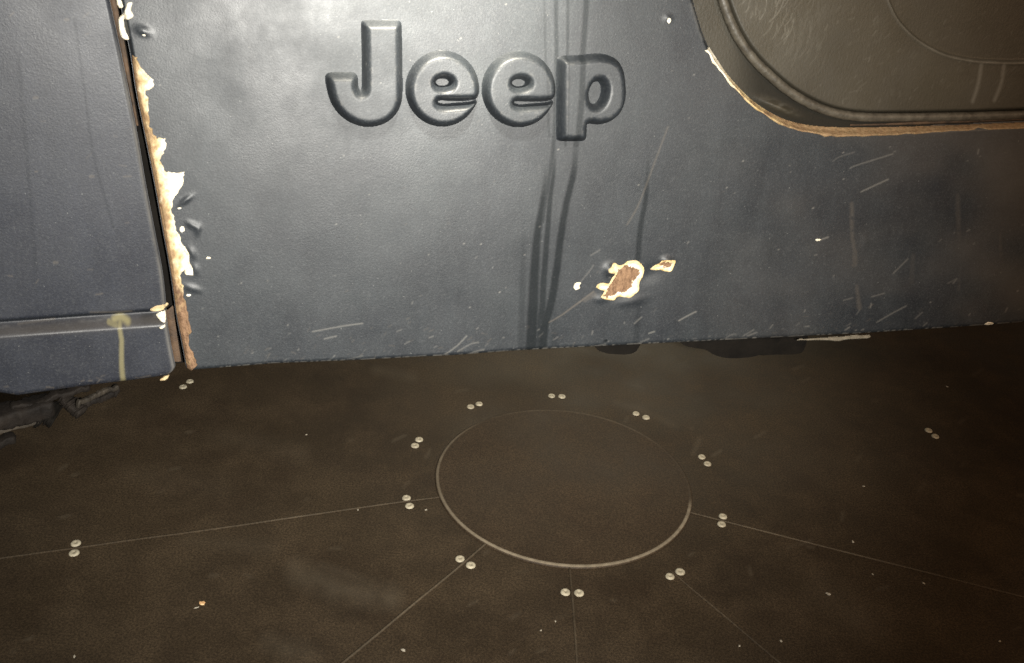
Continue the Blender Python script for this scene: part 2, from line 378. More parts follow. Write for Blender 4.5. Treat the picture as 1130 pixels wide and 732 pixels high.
# marks on the paint (drips, rubs and scratches, each with a shape of its own), then a painted-in warm glow
wet_dark = np.zeros_like(PX); wear = wet_dark.copy(); film_glow = wet_dark.copy(); ochre = wet_dark.copy()
def stroke(A, pts, w0, w1, amt, soft=1.0, brk=0.0, seed=0):
    P = spline(pts, 8); n = len(P)
    if len(pts) > 2 and w1 > .9: P = P + np.stack([.7 * (fbm(np.arange(n) * .45 + pts[0][0], np.arange(n) * 0., 2, 3) - .47), np.zeros(n)], -1)
    m = np.full(PX.shape, 0.)
    reach = max(w0, w1) + soft + 1
    for i in range(n - 1):
        ww = w0 + (w1 - w0) * i / max(n - 2, 1)
        d = dist_line(PX, PY, P[i:i + 2], reach=reach); m = np.maximum(m, np.clip((ww + soft - d) / soft, 0, 1) * (min(1, (i + 1) / 10) if A is wet_dark and pts[0][1] > 100 else 1))
    if brk: m = m * smooth(brk - .25, brk + .15, fbm(PX * .22 + seed, PY * .22, seed % 5, 3) + .25)
    np.maximum(A, m * amt, out=A)
DRIPS = [([(613, -40), (614, 60), (613, 110), (611, 160), (604, 210), (598, 245)], 1.2, 1.0, .42, 2.2), ([(627, -40), (626, 60), (624, 160)], .8, .8, .34, 1.6),
         ([(649, -40), (646, 20), (642, 70), (640, 110), (636, 160)], 1.8, 2.2, .42, 2.2), ([(600, -40), (602, 60), (606, 150)], .6, .8, .22, 1.6),
         ([(636, 156), (633, 190), (625, 225), (619, 260), (614, 300), (608, 335), (601, 360), (598, 388)], 1.8, 3.6, .62, 2.6),
         ([(611, 155), (611, 190), (607, 220), (604, 260), (600, 310), (598, 350)], .9, 2.6, .55, 2.0),
         ([(604, 180), (600, 215), (595, 245), (592, 268), (590, 300), (588, 345), (586, 388)], .8, 4.8, .62, 3.0),
         ([(599, 330), (597, 350), (597, 388)], 1.5, 4, .5, 3), ([(715, 170), (713, 215), (707, 250), (704, 285)], .8, 2.0, .50, 2.4),
         ([(579, 250), (577, 300), (575, 385)], .8, 2.5, .25, 3), ([(706, 320), (704, 350), (702, 378)], 1, 1.5, .25, 3), ([(612, 300), (611, 385)], 1, 2, .25, 3)]
for dr_ in DRIPS: stroke(wet_dark, *dr_)
stroke(film_glow, [(737, 140), (722, 180), (705, 225), (692, 248)], .4, .4, .34, 1.2)
stroke(film_glow, [(606, 356), (618, 349), (632, 339), (655, 322)], .1, .5, .6, 1.0)
stroke(film_glow, [(656, 325), (645, 331)], 1.5, 1.5, .3, 2)
stroke(film_glow, [(940, 225), (941, 262), (944, 278), (943, 292)], .2, 1.8, .38, 3.5, .5, 2)
stroke(film_glow, [(946, 316), (947, 328), (949, 340)], .4, 1.0, .34, 3, .45, 3)
stroke(film_glow, [(1057, 215), (1058, 250), (1059, 276)], .5, 1.5, .26, 3.5, .45, 1)
stroke(film_glow, [(1060, 290), (1058, 320)], 1, 1, .18, 1.6, .3, 3)
stroke(film_glow, [(1104, 258), (1105, 285), (1114, 308)], .5, 1.6, .30, 3.5, .45, 4)
stroke(film_glow, [(1008, 282), (1006, 312)], 1.2, 2.0, .15, 2.5, .25, 4); stroke(film_glow, [(1088, 330), (1086, 342)], 3, 3, .16, 3)
stroke(film_glow, [(118, -50), (300, -50)], 1, 1, .1)
for p in ([(919, 178), (927, 173), (943, 168)], [(938, 186)] * 1 + [(944, 183), (966, 176), (985, 170)], [(950, 212), (965, 205), (980, 198)], [(905, 265), (914, 262)], [(738, 22), (738, 25)], [(1052, 313), (1056, 308)],
          [(986, 302), (995, 293), (1002, 286)], [(931, 332), (941, 329)], [(962, 328), (976, 324)], [(1046, 313), (1056, 308)], [(640, 312), (650, 300), (655, 293)], [(749, 354), (758, 349), (768, 344)], [(716, 368), (722, 366)],
          [(652, 282), (662, 276)], [(700, 357), (708, 350)], [(345, 366), (378, 360), (400, 357)], [(358, 374), (371, 371)], [(438, 366), (443, 364)], [(490, 392), (503, 383), (515, 371)], [(505, 388), (519, 380), (528, 378)], [(518, 391), (525, 388), (534, 386)], [(383, 397), (400, 393)],
          [(450, 395), (470, 393)], [(800, 374), (806, 370), (812, 369)], [(820, 371), (832, 364)], [(825, 371), (835, 367)], [(610, 387), (622, 385)], [(540, 392), (560, 389)], [(968, 356), (985, 346), (1000, 338)], [(1010, 352), (1018, 345)], [(700, 381), (716, 374)], [(655, 383), (668, 380)], [(1080, 165), (1079, 170)], [(1085, 80), (1086, 81)]):
    if len(p) > 1: stroke(wear, p, .25, .35, rng.uniform(.12, .34), 1.0)
for i in range(150):                       # fine handling scratches, thickest along the sill
    x = rng.uniform(240, 1180); y = yb(x) - abs(rng.normal(0, 1)) * (16 if i < 105 else 110) - 2
    if inside(np.array([x]), np.array([y]), ARCHP)[0] or y < 0: continue
    L = rng.uniform(1.2, 6 if i < 105 else 4); a = rng.normal(-.55, .35)
    stroke(wear if i % 3 == 0 else film_glow, [(x, y), (x + L * math.cos(a), y + L * math.sin(a))], .1, .25, rng.uniform(.06, .32), 1.0)
for i in range(60):
    x, y = rng.uniform(160, 1130), rng.uniform(0, 380); stroke(wear, [(x, y), (x + 1, y - .5)], .1, .2, rng.uniform(.15, .5), 1.0)
dark_speck = [(666, 377)]
for x, y in dark_speck: stroke(wet_dark, [(x, y), (x + 3, y - 1)], 1.2, 1, .9)
edge = smooth(3.4, .6, yb_ - PY) * smooth(.48, .62, fbm(PX * .3, PY * .1 + 7, 2, 3) + .1) * (PX > 240); wear = np.maximum(wear, edge * .8)
wear = np.maximum(wear, .25 * np.exp(-((sA + 1.0) / 1.6) ** 2) * (PX > 930))
wear = np.maximum(wear, .30 * np.exp(-((sA + 1.0) / 3) ** 2) * (PY < 45) * smooth(.3, .6, fbm(PX * .08, PY * .1, 2, 3)))
film_glow = np.maximum(film_glow, .42 * smooth(700, 1080, PX) * smooth(.3, .7, fbm(PX * .008, PY * .011, 3, 3)))  # warm reflected light on the right side, painted into the colour
keep = ((sA[:-1, :-1] < 4) & (sA[1:, 1:] < 4))
P3 = SIDE.w(u, v, H)
Vp = loc(P3); att = {'wet_dark': wet_dark, 'wear': wear, 'film_glow': film_glow, 'ochre': ochre}
q = grid_faces(nY, nX, keep, flip=True)
# flange: the sheet turns inwards at the bottom and along the left edge
nrow = loc(SIDE.w(u[-1], v[-1], H[-1] - .006)); r2 = loc(SIDE.w(u[-1], v[-1] + .002, H[-1] - .05))
nb = len(Vp); Vp = np.vstack([Vp, nrow, r2])
for k in att: att[k] = np.concatenate([att[k].ravel(), np.zeros(2 * nX)])
last = np.arange(nX * (nY - 1), nX * nY); a = nb + np.arange(nX); b = a + nX
fb = [np.stack([last[:-1], last[1:], a[1:], a[:-1]], -1)[:, ::-1], np.stack([a[:-1], a[1:], b[1:], b[:-1]], -1)[:, ::-1]]
lc = np.arange(nY) * nX; l1 = loc(SIDE.w(u[:, 0] + .001, v[:, 0], H[:, 0] - .03)); nb = len(Vp); Vp = np.vstack([Vp, l1])
for k in att: att[k] = np.concatenate([att[k], np.zeros(nY)])
c = nb + np.arange(nY); fb.append(np.stack([lc[:-1], lc[1:], c[1:], c[:-1]], -1))
V2, F2, A2 = compact(Vp, np.vstack([q] + fb), att)
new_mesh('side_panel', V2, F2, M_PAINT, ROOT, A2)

# ------------------------------------------------------------------ relief pieces laid on a plane
def relief(name, plane, outer, holes, hfun, mat, base=None, step=.0006, margin=.0015, attrf=None, parent=ROOT, blur=0):
    o = plane.pxs(outer); hs = [plane.pxs(h) for h in holes]
    us = np.arange(o[:, 0].min() - margin, o[:, 0].max() + margin, step); vs = np.arange(o[:, 1].min() - margin, o[:, 1].max() + margin, step)
    U_, V_ = np.meshgrid(us, vs); d = sdf(U_, V_, o, hs); h = hfun(d, U_, V_)
    for _ in range(blur):
        p = np.pad(h, 1, mode='edge'); h = (p[:-2, 1:-1] + p[2:, 1:-1] + p[1:-1, :-2] + p[1:-1, 2:] + 2 * h) / 6
    keepv = d > -margin
    bh = base(U_, V_) if base is not None else wave(U_, V_)
    P = loc(plane.w(U_, V_, bh + h))
    k = keepv[:-1, :-1] & keepv[1:, 1:] & keepv[1:, :-1] & keepv[:-1, 1:]
    at = {'wet_dark': 0 * d, 'wear': 0 * d, 'film_glow': 0 * d, 'ochre': 0 * d}
    if attrf: at.update(attrf(d, U_, V_))
    V2, F2, A2 = compact(P, grid_faces(*U_.shape, k), at)
    return new_mesh(name, V2, F2, mat, parent, A2)

# raised lettering
def z3(pts): return [(340 + x / 2.974, y / 2.974) for x, y in pts]
J = z3([(178, 84), (181, 74), (190, 71), (286, 71), (298, 76), (303, 90), (305, 200), (306, 300), (301, 340), (284, 374), (255, 399), (215, 412), (175, 411), (135, 396), (102, 370), (79, 336), (66, 295), (60, 256), (66, 245), (80, 242), (140, 242), (154, 246), (160, 260), (161, 285), (168, 299), (177, 297), (180, 280), (180, 180)])
def ering(cx, cy):
    pts = []
    for k in range(0, 29):
        a = math.radians(-8 - k * (332 / 28)); pts.append((cx + 117 * math.cos(a), cy + 121 * math.sin(a)))
    pts = pts[:]                                           # from just above the slot, over the top, round the left, under, to the lower lip
    pts += [(cx + 84, cy + 47), (cx + 40, cy + 51), (cx + 4, cy + 54), (cx - 16, cy + 48), (cx - 18, cy + 40), (cx - 6, cy + 35), (cx + 40, cy + 37), (cx + 90, cy + 35), (cx + 110, cy + 28), (cx + 117, cy + 10)]
    hole = [(cx + 25 * math.cos(t), cy - 21 + 16 * math.sin(t)) for t in np.linspace(0, 2 * math.pi, 24, endpoint=False)]
    return z3(pts), z3(hole)
pP = z3([(819, 205), (824, 193), (838, 187), (880, 186), (940, 180), (985, 186), (1015, 205), (1032, 240), (1038, 290), (1035, 335), (1018, 372), (988, 396), (950, 405), (920, 402), (911, 410), (910, 445), (906, 456), (892, 460), (834, 460), (822, 456), (818, 444), (818, 320)])
pH = z3([(940 + 23 * math.cos(t) - 6 * math.sin(t), 304 + 41 * math.sin(t)) for t in np.linspace(0, 2 * math.pi, 24, endpoint=False)])
def letter_h(hh, wv):
    def f(d, U_, V_):
        d = d + .0009; t = np.clip(d / wv, 0, 1); f0 = smooth(0, .32, t)
        return np.where(d > 0, hh * (1 - (1 - t) ** 2.3) * (.35 + .65 * f0), d * .8)
    return f
def letter_attr(d, U_, V_):
    global PX, PY
    w = SIDE.w(U_, V_, 0 * U_ + .007) - CAM; z = w @ FW; PX = 565 + F * (w @ RT) / z; PY = 366 - F * (w @ UP) / z
    wt = 0 * PX
    for dr_ in DRIPS[:4]: stroke(wt, *dr_)
    n = fbm(U_ * 300, V_ * 300, 2, 3)
    return {'wear': .10 * np.exp(-((d - .0062) / .0012) ** 2) * smooth(.45, .7, n), 'wet_dark': wt}
e1, e1h = ering(440, 291); e2, e2h = ering(690, 293)
LH, LW = .0112, .0078
relief('raised_letter', SIDE, spline(J, 5, True), [], letter_h(LH, LW), M_PAINT, attrf=letter_attr, step=.0005, blur=9)
relief('raised_letter', SIDE, spline(e1, 4, True), [spline(e1h, 3, True)], letter_h(LH, .0070), M_PAINT, attrf=letter_attr, step=.0005, blur=9)
relief('raised_letter', SIDE, spline(e2, 4, True), [spline(e2h, 3, True)], letter_h(LH, .0070), M_PAINT, attrf=letter_attr, step=.0005, blur=9)
relief('raised_letter', SIDE, spline(pP, 5, True), [spline(pH, 3, True)], letter_h(LH, LW), M_PAINT, attrf=letter_attr, step=.0005, blur=9)

# ------------------------------------------------------------------ chips
def side_base(U_, V_):
    w = SIDE.w(U_, V_, 0 * U_) - CAM; z = w @ FW; return side_height(565 + F * (w @ RT) / z, 366 - F * (w @ UP) / z, U_, V_)
def jag(pts, amp, seed, n=6, closed=True):
    P = spline(pts, n, closed); k = np.arange(len(P))
    return P + amp * np.stack([fbm(k * .37 + seed, k * 0 + 1, seed, 4) - .47, fbm(k * .37 + seed, k * 0 + 5, seed + 1, 4) - .47], -1) * 2
def zc(pts, s, ox, oy): return [(ox + x / s, oy + y / s) for x, y in pts]
def rust_blob(poly, soft):
    q = SIDE.pxs(poly)
    def f(d, U_, V_):
        r = sdf(U_, V_, q); n = fbm(U_ * 500, V_ * 500, 1, 3) - .45
        return {'rust': smooth(-soft, soft, r + n * .006), 'tan': smooth(.0045, .001, d + n * .004) * .75 * smooth(-.0015, .004, -r + .004) + .35 * smooth(.45, .6, n + .45)}
    return f
def chip_h(up, lip):
    def f(d, U_, V_): return np.where(d > 0, up * smooth(0, lip, d) - .0006 * smooth(lip * 1.5, lip * 4, d) + .0005 * (fbm(U_ * 600, V_ * 600, 2, 3) - .4), d * 1.2) + .00015
    return f
s5 = 7.533
big = zc([(400, 436), (425, 400), (432, 384), (400, 378), (362, 356), (375, 335), (400, 320), (440, 322), (470, 322), (495, 275), (515, 240), (470, 232), (455, 205), (480, 180), (515, 150), (540, 170), (580, 172), (620, 142), (665, 133), (710, 140), (745, 175), (764, 215), (752, 265), (722, 320), (716, 380), (690, 405), (640, 440), (590, 435), (540, 432), (505, 462), (450, 458)], s5, 610, 270)
bigr = zc([(410, 434), (440, 395), (470, 330), (520, 260), (555, 200), (620, 170), (670, 190), (720, 215), (712, 260), (675, 300), (655, 350), (610, 385), (540, 400), (480, 430)], s5, 610, 270)
relief('paint_chip', SIDE, jag(big, .5, 1), [], chip_h(.0009, .0008), M_CHIP, side_base, .0004, .0008, rust_blob(spline(bigr, 4, True), .0006)).__setitem__('label', 'large chip in the paint with a brown rusty middle')
sm = zc([(816, 208), (850, 175), (880, 165), (905, 135), (950, 128), (1000, 130), (1020, 140), (1008, 180), (985, 222), (945, 226), (900, 212), (860, 215)], s5, 610, 270)
smr = zc([(890, 172), (920, 145), (965, 140), (990, 160), (965, 190), (925, 192)], s5, 610, 270)
relief('paint_chip', SIDE, jag(sm, .35, 2), [], chip_h(.0009, .0008), M_CHIP, side_base, .0004, .0008, rust_blob(spline(smr, 4, True), .0006)).__setitem__('label', 'small pointed chip with a brown middle')
wh = zc([(178, 340), (195, 318), (232, 316), (222, 340), (224, 362), (190, 378), (176, 360)], s5, 610, 270)
def pale(d, U_, V_): return {'rust': 0 * d, 'tan': 0 * d}
relief('paint_chip', SIDE, jag(wh, .3, 3), [], chip_h(.0009, .0006), M_CHIP, side_base, .0004, .0008, pale).__setitem__('label', 'tiny white chip')
for c in ((738, 23, 2.2, 3.0), (230, 285, 2.4, 1.2), (903, 265, 3.2, 1.2), (1092, 358, 5.0, 2.2), (201, 253, 2.6, 3.2), (208, 326, 2.6, 1.3), (198, 230, 2.2, .9), (159, 39, 1.8, 1.0)):
    pts = [(c[0] + c[2] * math.cos(t), c[1] + c[3] * math.sin(t)) for t in np.linspace(0, 6.28, 9)[:-1]]
    relief('paint_chip', SIDE, jag(pts, .5, int(c[0]) % 5, 4), [], chip_h(.0006, .0006), M_CHIP, side_base, .0004, .0006, pale)

# jagged strip of bare gelcoat and rust down the left edge of the side panel
right = [(146, 61), (150, 64), (154, 72), (160, 80), (169, 88), (170, 96), (161, 101), (163, 112), (164, 125), (164, 140), (168, 143), (171, 152), (175, 153), (182, 153), (184, 160), (181, 168), (177, 174), (176, 178), (180, 184), (183, 190), (192, 191), (203, 190), (203, 196), (200, 206), (196, 214), (191, 220), (190, 229), (191, 239), (192, 248), (197, 259), (202, 270), (207, 277), (210, 285), (212, 303), (206, 304), (203, 298), (198, 304), (202, 316), (203, 328), (206, 342), (207, 352), (211, 366), (208, 372), (211, 385), (216, 398), (217, 405), (210, 412)]
left_ = [(xl(y) + 1.0, y) for y in range(408, 62, -10)]
def ragged(pts, amp, sub=5):
    out = []
    for a_, b_ in zip(pts[:-1], pts[1:]):
        for k in range(sub):
            t = k / sub; out.append((a_[0] + (b_[0] - a_[0]) * t + rng.normal(0, amp), a_[1] + (b_[1] - a_[1]) * t + rng.normal(0, amp * .6)))
    return out + [pts[-1]]
stripe = np.array(ragged(right, .8, 3) + left_, float)
def strip_attr(d, U_, V_):
    w = SIDE.w(U_, V_, 0 * U_) - CAM; z = w @ FW; px = 565 + F * (w @ RT) / z; py = 366 - F * (w @ UP) / z
    t = (px - xl(py)) ; n = fbm(px * .13, py * .10, 3, 4) - .47
    low = smooth(305, 345, py)
    rust = smooth(12, 1, t + n * 24 - 6 * low - 2) * .85 + smooth(.02, .12, n + .25 * low - .04 + .10 * np.exp(-((py - 225) / 12) ** 2)) * (.35 + .5 * low)
    tan = smooth(22, 6, t + n * 28) * .9
    return {'rust': np.clip(rust, 0, 1), 'tan': np.clip(tan, 0, 1)}
relief('chipped_edge', SIDE, stripe, [], chip_h(.0012, .0005), M_CHIP, side_base, .0005, .0008, strip_attr)
flake = zc([(135, 0), (165, 0), (180, 35), (185, 60), (160, 66), (140, 40)], 7.317, 110, 0)
relief('chipped_edge', SIDE, jag(flake, .3, 3, 4), [], chip_h(.0010, .0008), M_CHIP, side_base, .0005, .0006, pale)
flake = zc([(225, 28), (262, 22), (250, 80), (272, 130), (232, 158), (190, 156), (188, 200), (205, 255), (232, 318), (200, 322), (165, 285), (150, 200), (150, 160), (170, 128), (195, 100), (212, 60)], 7.317, 110, 0)
relief('chipped_edge', SIDE, jag(flake, .3, 4, 4), [], chip_h(.0012, .0008), M_CHIP, side_base, .0005, .0006, pale)
# torn pale edge of the sill
torn = [(880, 375), (905, 373.8), (930, 371.8), (945, 370), (952, 371), (960, 370.5), (958, 373.3), (938, 374.5), (925, 376.5), (912, 375.5), (890, 375.6)]
def torn_attr(d, U_, V_): return {'rust': .25 + 0 * d, 'tan': .75 + 0 * d}
def sill_attr(d, U_, V_): return {'rust': .72 + 0 * d, 'tan': 1 + 0 * d}
relief('torn_edge', SIDE, jag(torn, .5, 1, 4), [], chip_h(.0016, .001), m_plain('torn_sill', (.10, .088, .065), (.22, .195, .15), .7, 120, .001, .3), lambda a, b: wave(a, b) + .0005, .0005, .0006, sill_attr)

# bare edge round the door opening
oa = [p for p in ARCH if -400 < p[0] < 1230 and p[1] > 50]; oa = np.array(oa)
cen = np.array([930, 20.])
wid = np.interp(oa[:, 0], [780, 790, 800, 830, 870, 920, 960, 1010, 1060, 1230], [3.2, 4.0, 3.2, 2.8, 3.4, 3.8, 3.4, 2.8, 1.8, 1.6])
wid = wid * 1.3; nrm = oa - cen; nrm /= np.linalg.norm(nrm, axis=1)[:, None]; nrm[oa[:, 0] > 930] = (0, 1)
kk = np.arange(len(oa)); jj = (fbm(kk * .8, kk * 0, 2, 3) - .45) * 5.0
ring = np.vstack([oa + nrm * (wid + jj * (wid > 1))[:, None] - nrm * .5, (oa - nrm * (wid * .8)[:, None])[::-1]])
def arch_base(U_, V_):
    w = SIDE.w(U_, V_, 0 * U_) - CAM; z = w @ FW; px = 565 + F * (w @ RT) / z; py = 366 - F * (w @ UP) / z
    dd = dist_line(px, py, ARCH, reach=40); s_ = np.where(inside(px, py, ARCHP), dd, -dd)
    return side_height(px, py, U_, V_) - .009 * smooth(-3.0, 3.5, s_) * .9
def arch_attr(d, U_, V_):
    w = SIDE.w(U_, V_, 0 * U_) - CAM; z = w @ FW; px = 565 + F * (w @ RT) / z; py = 366 - F * (w @ UP) / z
    n = fbm(px * .15, py * .15, 2, 3) - .45
    return {'rust': np.clip(smooth(800, 880, px + n * 90) * .8 + smooth(.03, .15, n) * .3 * (px > 810), 0, .85), 'tan': np.clip(smooth(786, 830, px + n * 40) * .9, 0, 1)}
relief('chipped_edge', SIDE, ring, [], chip_h(.0010, .0008), M_CHIP, arch_base, .0005, .0008, arch_attr)

# ------------------------------------------------------------------ door behind the opening
g = 1.3; X1 = np.arange(742, 1270, g); Y1 = np.arange(-90, 156, g); PX, PY = np.meshgrid(X1, Y1)
dA = dist_line(PX, PY, ARCH, reach=80); sA = np.where(inside(PX, PY, ARCHP), dA, -dA)
dB = dist_line(PX, PY, BEAD, reach=80); sB = np.where(inside(PX, PY, BEADP), dB, -dB)
CIR = spline([(969, -80), (974, -30), (984, 0), (996, 24), (1016, 44), (1042, 59), (1068, 66), (1095, 69), (1140, 69), (1200, 60), (1400, 10)], 8)
CIRP = np.vstack([CIR, [(1400, -300), (969, -300)]])
dC = dist_line(PX, PY, CIR, reach=400); sC = np.where(inside(PX, PY, CIRP), dC, -dC)
u, v = SIDE.px(PX, PY)
h = -.012 + .007 * smooth(2.5, 8, sB) - .0035 * smooth(-1, 3, sC) + .0007 * np.exp(-(sC / 1.8) ** 2)
h = h + .001 * (fbm(u * 12, v * 12, 1, 3) - .4) + .004 * gauss(PX, PY, 866, 121, 22, 4, .42)
wet_dark = np.zeros_like(PX); wear = wet_dark.copy(); film_glow = wet_dark.copy()
wet_dark = np.maximum(wet_dark, (.25 + .62 * smooth(800, 850, PX)) * smooth(0, -6, sB) * (1 - .9 * gauss(PX, PY, 866, 120, 20, 5, .42))); wet_dark = np.maximum(wet_dark, .6 * np.exp(-((sB - 6) / 2.5) ** 2))  # darker channel outside the seal and a dark line inside it
wear = np.maximum(wear, .22 * gauss(PX, PY, 868, 119, 20, 4.5, .40) * smooth(.3, .6, fbm(PX * .1, PY * .3, 2, 3)))
wear = np.maximum(wear, .20 * np.exp(-(sC / 1.6) ** 2) * (.4 + fbm(PX * .12, PY * .12, 1, 3)) * 1.1)
for p in ([(1087, 72), (1083, 95), (1077, 113)], [(1112, 72), (1109, 92), (1101, 112)]): stroke(wear, p, .6, .5, .17, 2.6, .4, 2)
for i in range(170):
    x = rng.uniform(806, 905); y = rng.uniform(-10, 90)
    if x - 806 < y * .9: continue
    L = rng.uniform(8, 34); a = rng.normal(-1.0, .16); stroke(wear, [(x, y), (x + L * .5 * math.cos(a), y + L * .5 * math.sin(a)), (x + L * math.cos(a - .2), y + L * math.sin(a - .2))], 0, 0, rng.uniform(.04, .22) * (1 if y < 50 and x < 870 else .3), .9)
for i in range(110):
    x, y = rng.uniform(880, 1130), rng.uniform(0, 118); L = rng.uniform(2, 8); a = rng.normal(-.9, .3)
    stroke(wear, [(x, y), (x + L * math.cos(a), y + L * math.sin(a))], .0, .0, rng.uniform(.02, .09), 1.0)
keep = sA[:-1, :-1] > -6
V2, F2, A2 = compact(loc(SIDE.w(u, v, h)), grid_faces(*PX.shape, keep, flip=True), {'wet_dark': wet_dark, 'wear': wear, 'film_glow': film_glow})
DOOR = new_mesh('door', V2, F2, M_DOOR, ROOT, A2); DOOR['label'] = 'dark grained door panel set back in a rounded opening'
# seal bead
def m_seal():
    t = NT('door_seal_rubber'); c = t.mix(t.ramp(t.noise(120, 4, .6), .35, .65), (.040, .034, .025), (.080, .070, .053))
    return t.out(c, .5, t.bump(t.noise(300, 4), .5, .001), .5)
M_SEAL = m_seal()
def tube(name, pts, r, mat, parent, n=12, rfun=None):
    P = np.asarray(pts, float); T = np.gradient(P, axis=0); T /= np.linalg.norm(T, axis=1)[:, None]
    ref = np.array([0, 1, 0.]); A = np.cross(T, ref); A /= np.linalg.norm(A, axis=1)[:, None]; B = np.cross(T, A)
    a = np.linspace(0, 2 * math.pi, n, endpoint=False); rad = (rfun if rfun is not None else np.full(len(P), r))
    V = P[:, None] + rad[:, None, None] * (np.cos(a)[None, :, None] * A[:, None] + np.sin(a)[None, :, None] * B[:, None])
    i = np.arange(len(P) * n).reshape(len(P), n); j = np.roll(i, -1, 1)
    q = np.stack([i[:-1], j[:-1], j[1:], i[1:]], -1).reshape(-1, 4)
    return new_mesh(name, V.reshape(-1, 3), q, mat, parent)
bd = spline(BEAD[::4], 8); bd = bd[(bd[:, 0] < 1250)]
ub, vb = SIDE.px(bd[:, 0], bd[:, 1]); kb = np.arange(len(bd))
tube('door_seal', loc(SIDE.w(ub, vb, -.0085)), .0046, M_SEAL, DOOR, rfun=.0043 + .0007 * fbm(kb * .4, kb * 0, 1, 3))
# painted ledge that the channel turns into under the seal
lip = ARCH[(ARCH[:, 0] > 940) & (ARCH[:, 0] < 1250)]; ul, vl = SIDE.px(lip[:, 0], lip[:, 1] - 6.5)
tube('inner_lip', loc(SIDE.w(ul, vl, -.0115)), .0018, M_RUSTY, DOOR, rfun=.0006 + .0016 * smooth(0, 14, np.arange(len(lip)) * 1.) + .0005 * fbm(np.arange(len(lip)) * .5, np.arange(len(lip)) * 0., 2, 3))

# ------------------------------------------------------------------ fender panel left of the gap
FR = spline([(106, -70), (121, 0), (134, 60), (142, 100), (152, 150), (160.5, 200), (170, 250), (179.5, 300), (183.5, 335), (184.5, 352), (188, 375), (192, 395), (193, 403), (188, 410)], 6)
def xr(y): return np.interp(y, FR[:, 1], FR[:, 0])
FB = np.array([(-300, 462), (0, 431), (20, 434), (100, 423), (150, 417), (185, 412), (200, 410)], float)
def fyb(x): return np.interp(x, FB[:, 0], FB[:, 1])
def fridge(x): return np.interp(x, [-300, 0, 100, 190], [386, 357, 350, 344])
nX, nY = 340, 560; Sg, Tg = np.meshgrid(np.linspace(0, 1, nX), np.linspace(0, 1, nY)); PX = Sg * 190 - 0; PY = -60 + Tg * 480
for _ in range(6):
    PX = -120 + Sg * (xr(PY) + 120); PY = -60 + Tg * (fyb(PX) + .6 * (fbm(PX * .1, PX * 0, 1, 3) - .5) + 60)
u, v = FEND.px(PX, PY)
h = wave(u, v) * .8; rg = PY - fridge(PX)
h = h + .0085 * smooth(1, 12, rg) - .0020 * np.exp(-((rg + .5) / 2.5) ** 2)
dr = (xr(PY) - PX) * .9 / 1000; h = h - .005 * (1 - np.sqrt(np.clip(1 - (1 - np.clip(dr / .0055, 0, 1)) ** 2, 0, 1)))
db = (fyb(PX) - PY) * .9 / 1000; h = h - .006 * (1 - np.sqrt(np.clip(1 - (1 - np.clip(db / .006, 0, 1)) ** 2, 0, 1)))
wet_dark = np.zeros_like(PX); wear = wet_dark.copy(); film_glow = wet_dark.copy(); ochre = wet_dark.copy()
wear = np.maximum(wear, .42 * np.exp(-((xr(PY) - PX - 2.5) / 2.0) ** 2) * (.45 + .9 * fbm(PX * .1, PY * .05, 2, 3)) * smooth(-20, 120, PY) )
film_glow = np.maximum(film_glow, .38 * np.exp(-((rg - 7) / 5) ** 2) * (.7 + .5 * fbm(PX * .05, PY * .3, 1, 3)))  # highlight of the up-facing chamfer, painted into the colour
wear = np.maximum(wear, .18 * np.exp(-((rg - 3) / 1.3) ** 2) * smooth(.35, .6, fbm(PX * .05, PY * .2, 3, 3)))
wet_dark = np.maximum(wet_dark, .6 * np.exp(-((rg + 2) / 2.2) ** 2))  # shade of the crevice above the ridge, painted into the colour
wet_dark = np.maximum(wet_dark, .5 * smooth(150, 160, PX) * np.exp(-((rg - 3) / 5) ** 2))  # darker right end of the ridge
stroke(ochre, [(133, 350), (132, 358), (134, 372), (134, 395), (136, 419)], 1.0, 1.6, .62, 2.2, .12, 2)
stroke(ochre, [(126, 352), (133, 350), (141, 353)], 1.2, 1.2, .75, 3.5, .3, 2); stroke(ochre, [(120, 354), (128, 356)], 1.5, 1.5, .5, 1.5)
stroke(wet_dark, [(82, 20), (92, 90), (103, 170), (125, 250)], .3, .5, .16, 2.2); stroke(wet_dark, [(20, 60), (40, 300)], .8, .8, .12, 3)
for x, y in ((72, 22), (38, 108), (100, 195), (60, 290)): stroke(film_glow, [(x, y), (x + 3, y)], 1, .8, .4, 1.5)
for i in range(40):
    x = rng.uniform(0, 180); y = fyb(x) - abs(rng.normal(0, 5)) if i < 22 else rng.uniform(0, 340); a = rng.normal(-.2, .4); L = rng.uniform(2, 8)
    stroke(film_glow, [(x, y), (x + L * math.cos(a), y + L * math.sin(a))], .2, .3, rng.uniform(.15, .5), 1.2)
for p in ([(100, 345), (120, 345), (145, 344)], [(20, 358), (60, 353)], [(155, 413), (165, 411)], [(60, 429), (80, 427), (95, 424)]): stroke(film_glow, p, .4, .6, .4, 1.3)
Vp = loc(FEND.w(u, v, h)); att = {'wet_dark': wet_dark.ravel(), 'wear': wear.ravel(), 'film_glow': film_glow.ravel(), 'ochre': ochre.ravel()}
q = grid_faces(nY, nX, flip=True)
r1 = loc(FEND.w(u[-1], v[-1] + .002, h[-1] - .05)); c1 = loc(FEND.w(u[:, -1] - .001, v[:, -1], h[:, -1] - .03)); nb = len(Vp); Vp = np.vstack([Vp, r1, c1])
for k in att: att[k] = np.concatenate([att[k], np.zeros(nX + nY)])
last = np.arange(nX * (nY - 1), nX * nY); a = nb + np.arange(nX); lc = np.arange(nY) * nX + nX - 1; c = nb + nX + np.arange(nY)
F2 = np.vstack([q, np.stack([last[:-1], last[1:], a[1:], a[:-1]], -1)[:, ::-1], np.stack([lc[:-1], lc[1:], c[1:], c[:-1]], -1)[:, ::-1]])
